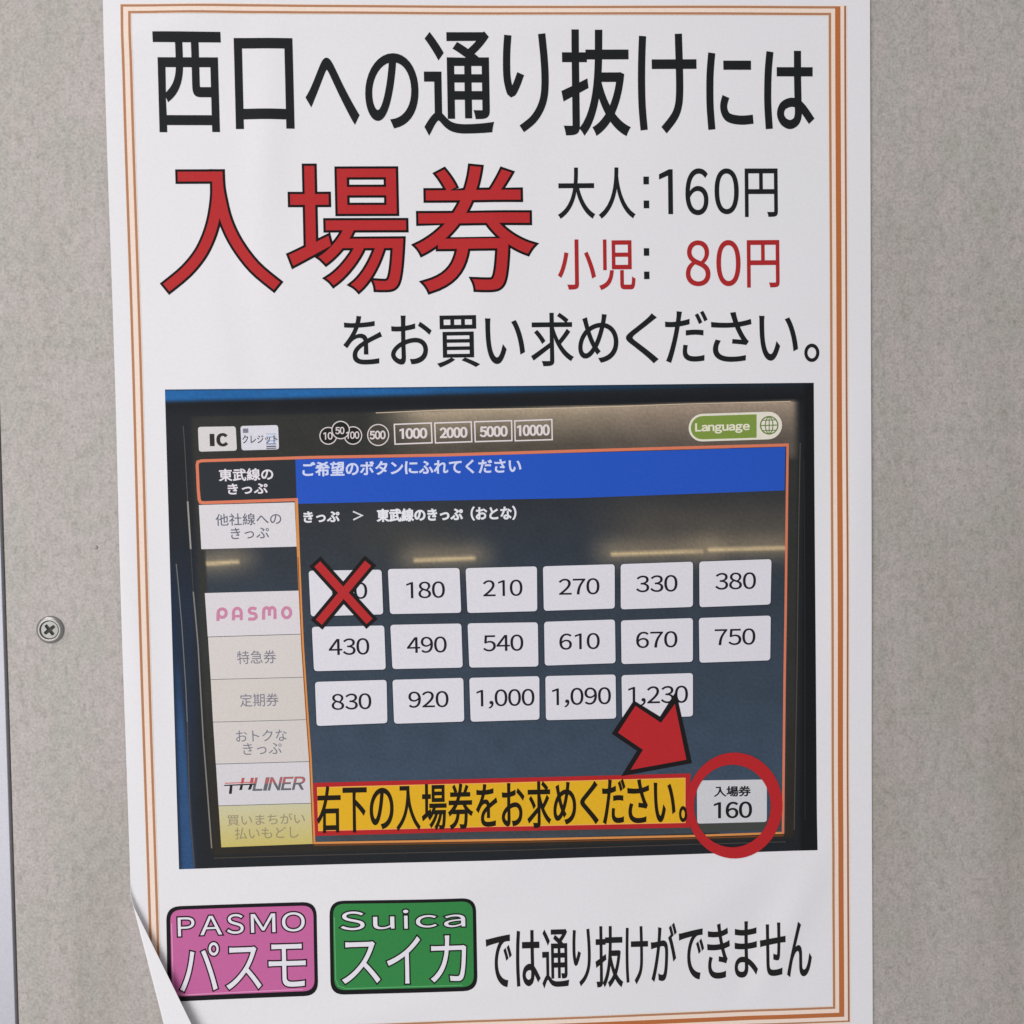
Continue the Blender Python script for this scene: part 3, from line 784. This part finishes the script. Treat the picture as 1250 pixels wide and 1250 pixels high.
# small symbols above the screen
p = Print(); p.poly(rrect([(242.7, 521.4), (288.5, 520.6), (290, 550.2), (244, 551.5)], 3.5), (212, 207, 206), 1)
text(p, 'I', (256.9, 529.8, 263, 544.8), (48, 44, 40), 2, axes=(0, .03), e=(0, 0)); text(p, 'C', (264.9, 528.8, 279, 545.2), (48, 44, 40), 2, axes=(0, .03), e=(1.5, 1.0))
p.build('card_symbol', picture)
p = Print(); p.poly(rrect([(294.2, 520.2), (339.9, 519), (341.1, 548.6), (295.6, 549.9)], 3.5), (214, 212, 218), 1)
p.poly([(297.2, 523.4), (303.6, 523.2), (303.9, 528.5), (297.4, 528.7)], (122, 124, 140), 2)
for yy, c in ((529.3, (176, 190, 210)), (533, (150, 168, 200)), (537.5, (160, 180, 210)), (541.4, (120, 140, 175)), (544.4, (80, 84, 96)), (546.8, (110, 112, 122))):
    p.poly([(325.5, yy), (337.6, yy - .4), (337.8, yy + 1.1), (325.7, yy + 1.5)], c, 2)
text(p, 'クレジット', (296.4, 531, 339.4, 541.6), (36, 40, 58), 3, axes=(-.01, .03), e=(.1, .1))
p.build('credit_symbol', picture)
def circ(cx, cy, r, n=36): return [(cx + r * math.cos(2 * math.pi * k / n), cy + r * math.sin(2 * math.pi * k / n)) for k in range(n)]
LW = (214, 204, 202)
for cx, cy, r, t, bx, ly_, e in [(401.1, 532.1, 10.2, '10', (395.1, 527.6, 406.6, 537), 2, .3), (431.2, 531.7, 10.6, '100', (422.9, 526.7, 439, 536), 2, .3),
                        (416.2, 525.1, 10.6, '50', (409.7, 521.2, 420.9, 530.2), 5, .3), (461.9, 531.1, 12.8, '500', (451.4, 525.7, 471.1, 536.6), 2, .5)]:
    p = Print(); p.poly(circ(cx, cy, r), (32, 31, 30) if t != '500' else (70, 65, 58), ly_); p.band(circ(cx, cy, r), 1.3, LW, ly_ + 1, closed=True)
    text(p, t, bx, LW, 7, axes=(-.02, .02), e=(e, e)); p.build('coin_symbol', picture)
for q, t, bx in [([(481.5, 518.2), (526.5, 516.5), (527.6, 540.6), (482.5, 542.3)], '1000', (487.8, 522.3, 521.8, 536)),
                 ([(530.8, 516.6), (575.2, 515.2), (576, 539.3), (531.7, 540.8)], '2000', (536.8, 521.3, 570.8, 535.1)),
                 ([(579.4, 515.1), (624.4, 513.7), (624.8, 537.9), (580.2, 539.3)], '5000', (585.5, 519.9, 619.8, 533.8)),
                 ([(628.3, 514), (673.4, 512.3), (673.9, 536.8), (628.8, 538.2)], '10000', (630.9, 518.2, 671, 532.6))]:
    p = Print(); p.band(q, 1.6, (224, 214, 212), 1, closed=True); text(p, t, bx, (222, 212, 210), 1, axes=(-.025, .02), e=(.8, .5)); p.build('banknote_symbol', picture)
# language button
p = Print()
def pill(x0, x1, yl, yr, hh, cap0, cap1, n=12):
    out = []; sl = (yr - yl) / (x1 - x0)
    L = arc(x0 + hh, yl, hh, hh, 90, 270, n) if cap0 else [(x0, yl + hh), (x0, yl - hh)]
    R = arc(x1 - hh, yl, hh, hh, -90, 90, n) if cap1 else [(x1, yl - hh), (x1, yl + hh)]
    return [(x, y + sl * (x - x0)) for x, y in L + R]
p.poly(pill(839.6, 953.4, 522.8, 519.2, 16.8, 1, 1), (226, 220, 204), 1)
p.poly(pill(842.2, 922.3, 522.8, 520.3, 14.2, 1, 0), (124, 148, 66), 2)
text(p, 'Language', (847.5, 515.4, 914, 530), (228, 222, 200), 3, axes=(-.028, .01), e=(.5, .4))
GG = (104, 128, 66)
p.band(circ(937.6, 519.4, 10.6), 1.5, GG, 2, closed=True)
p.band([(937.6 + 4.6 * math.cos(t), 519.4 + 10.2 * math.sin(t)) for t in np.linspace(0, 2 * math.pi, 28)[:-1]], 1.2, GG, 2.3, closed=True)
p.band([(937.6, 509.2), (937.6, 529.6)], 1.1, GG, 2.6); p.band([(927.2, 519.8), (948, 519.1)], 1.2, GG, 2.9)
p.band([(929.2, 513.4), (946, 512.8)], 1.1, GG, 3.2); p.band([(929.4, 526), (945.8, 525.4)], 1.1, GG, 3.5)
p.build('language_button', picture)

# fare buttons
BT = [('150', [(377.2, 696.5), (466, 695.2), (468, 749.6), (380, 752)], (400.2, 710.6, 448.8, 731.6)),
      ('180', [(473.7, 694.4), (560.9, 693.1), (563, 747.7), (476.4, 749.3)], (496.1, 709.3, 543.3, 730.4)),
      ('210', [(568.4, 693.4), (655.2, 691.1), (655.6, 745.6), (570.7, 748)], (589.4, 707.2, 637.8, 728)),
      ('270', [(662.6, 691.1), (749.8, 688.4), (749.9, 742.3), (663.7, 745.2)], (681.7, 705.3, 731.4, 726)),
      ('330', [(757.1, 688.3), (845.1, 685.3), (845.1, 740.4), (757.3, 743.4)], (775.9, 701.4, 826.3, 722.7)),
      ('380', [(852.7, 685.3), (940.8, 682.3), (939.7, 737.5), (853.2, 740.8)], (872.3, 698.2, 922, 719.6)),
      ('430', [(381.2, 764.8), (469.2, 763.2), (471.1, 816.8), (383.9, 818.7)], (401.5, 778.4, 451.3, 799.5)),
      ('490', [(476.7, 762.4), (563.1, 760.8), (564.9, 814.4), (479.3, 816.3)], (496.7, 776.5, 545.5, 797)),
      ('540', [(570.8, 760.6), (656.3, 759.2), (657, 812.9), (573, 814.4)], (589.6, 774, 638.8, 794.8)),
      ('610', [(664, 758.6), (750.1, 755.7), (750.9, 808.8), (664.8, 811.8)], (682.4, 772, 731.7, 792.6)),
      ('670', [(757.5, 756.9), (845.1, 754), (845.1, 807.3), (758.2, 810)], (775.9, 769.8, 826.3, 790.6)),
      ('750', [(852.4, 754), (940, 751), (939.3, 805.5), (853.2, 808.4)], (871.6, 766.5, 921.3, 787.4)),
      ('830', [(385, 831.8), (472.1, 829.4), (473.1, 882), (387.1, 885.5)], (405, 845.6, 453.8, 866)),
      ('920', [(479.3, 829.4), (565.6, 826.9), (566.7, 880), (481.4, 882.8)], (498.6, 842.8, 547.8, 863.5)),
      ('1,000', [(572.9, 826.9), (658.1, 824.6), (658.3, 877.5), (574.6, 880.2)], (581.6, 840, 652.4, 864.4)),
      ('1,090', [(665.5, 824.6), (750.9, 822.6), (751.6, 876.2), (666.2, 878.2)], (673.6, 838, 745.4, 862.8)),
      ('1,230', [(758.2, 823.5), (845.1, 821), (845.1, 873.6), (759, 877)], (766.3, 836.2, 839.2, 861.2))]
for t, q, bx in BT:
    p = Print(); g_ = 1.0
    out = [(q[0][0] - g_, q[0][1] - g_ * .6), (q[1][0] + g_, q[1][1] - g_ * .6), (q[2][0] + g_, q[2][1] + g_ * 1.1), (q[3][0] - g_, q[3][1] + g_ * 1.1)]
    p.poly(rrect(out, 5), (40, 48, 58), 1); p.poly(rrect(q, 4.2), WHT, 2)
    text(p, t, bx, (30, 30, 33), 3, axes=(-.022, .03 - (bx[0] - 400) * 7e-5), e=(.35, .1))
    p.build('fare_button', picture)
p = Print(); p.poly(rrect([(849.8, 951.6), (935.2, 950.6), (935.2, 1002.2), (850.2, 1004)], 3.5), (204, 203, 205), 1)
p.poly([(850.2, 1004.2), (935.2, 1002.4), (935.4, 1011.8), (850.4, 1013.8)], (68, 70, 66), 1)
text(p, '入場券', (870.8, 958.2, 915.6, 971.6), (28, 28, 30), 2, axes=(-.015, 0), e=(.5, .35)); text(p, '160', (870.4, 977.2, 917.2, 997.9), (26, 26, 28), 2, axes=(-.015, 0), e=(.65, .3))
p.build('ticket_button', picture)

# yellow advice strip
p = Print()
p.poly([(383, 954.8), (600, 949), (842, 943), (841.5, 1008.6), (600, 1013.2), (385, 1019.4)], (176, 38, 40), 2)
p.poly([(388, 960.4), (600, 954.8), (835.5, 948.6), (835.4, 1002.6), (600, 1007.4), (389.5, 1013)], (222, 172, 36), 3)
p.band([(388, 960.4), (600, 954.8), (835.5, 948.6), (835.4, 1002.6), (600, 1007.4), (389.5, 1013)], 1.0, (240, 170, 90), 3.6, closed=True)
for ch, b_ in [('右', (386.9, 958.4, 416.7, 1016)), ('下', (418.6, 960, 448.5, 1015.4)), ('の', (451.4, 960.3, 481, 1011.2)), ('入', (483.9, 958, 513.6, 1012.7)),
               ('場', (514.8, 955.5, 545.5, 1011.8)), ('券', (546.8, 955, 577.6, 1011.2)), ('を', (580.8, 955.5, 607.3, 1008)), ('お', (612, 954.2, 640.3, 1007.4)),
               ('求', (643.2, 952.3, 672.4, 1009.3)), ('め', (674.9, 953, 703.1, 1005)), ('く', (707.5, 952.3, 730.2, 1004.5)), ('だ', (734.4, 949.8, 763.2, 1004.5)),
               ('さ', (765.1, 949.8, 792, 1003.5)), ('い', (797.2, 953.6, 823.7, 1002.2)), ('。', (827.9, 982.4, 838, 1002.2))]:
    text(p, ch, b_, (30, 24, 14), 5, axes=(-.025, .012), e=(.75, .8))
p.build('advice_strip')
# red cross over the first fare
p = Print()
A1, A2 = ((384.9, 685.1), (454.3, 761.3)), ((452.4, 684), (387.1, 762.4))
for k, (a, b_) in enumerate((A1, A2)):
    a, b_ = Vector(a), Vector(b_); d = (b_ - a).normalized()
    p.band([tuple(a), tuple(b_)], 18.2, (28, 24, 24), 5 + .3 * k); p.band([tuple(a + d * 4.3), tuple(b_ - d * 4.3)], 9.8, RED, 6 + .3 * k)
p.build('cross_mark')
p = Print()
p.add([(773, 854.2), (804.9, 873.8), (824.5, 843), (843.7, 930.4), (757.7, 946.2), (776.9, 915.4), (746.1, 894.5)], [(0, 1, 5, 6), (1, 2, 3), (1, 3, 4, 5)], (28, 24, 26), 7)
p.add([(775.1, 860.7), (806.2, 881.4), (823.1, 858.4), (837, 926.2), (769.2, 938.5), (784.2, 914.1), (753.8, 893.3)], [(0, 1, 5, 6), (1, 2, 3), (1, 3, 4, 5)], (180, 40, 44), 8)
p.build('arrow_mark')
p = Print(); n = 72
o_ = [(895.5 + 58.6 * math.cos(2 * math.pi * k / n), 981.9 + 64.3 * math.sin(2 * math.pi * k / n)) for k in range(n)]
i_ = [(893 + 46.8 * math.cos(2 * math.pi * k / n), 982.5 + 50.2 * math.sin(2 * math.pi * k / n)) for k in range(n)]
p.add(o_ + i_, [(k, (k + 1) % n, n + (k + 1) % n, n + k) for k in range(n)], (180, 38, 42), 9)
p.build('circle_mark')

bpy.data.objects.remove(to); bpy.data.curves.remove(tc)
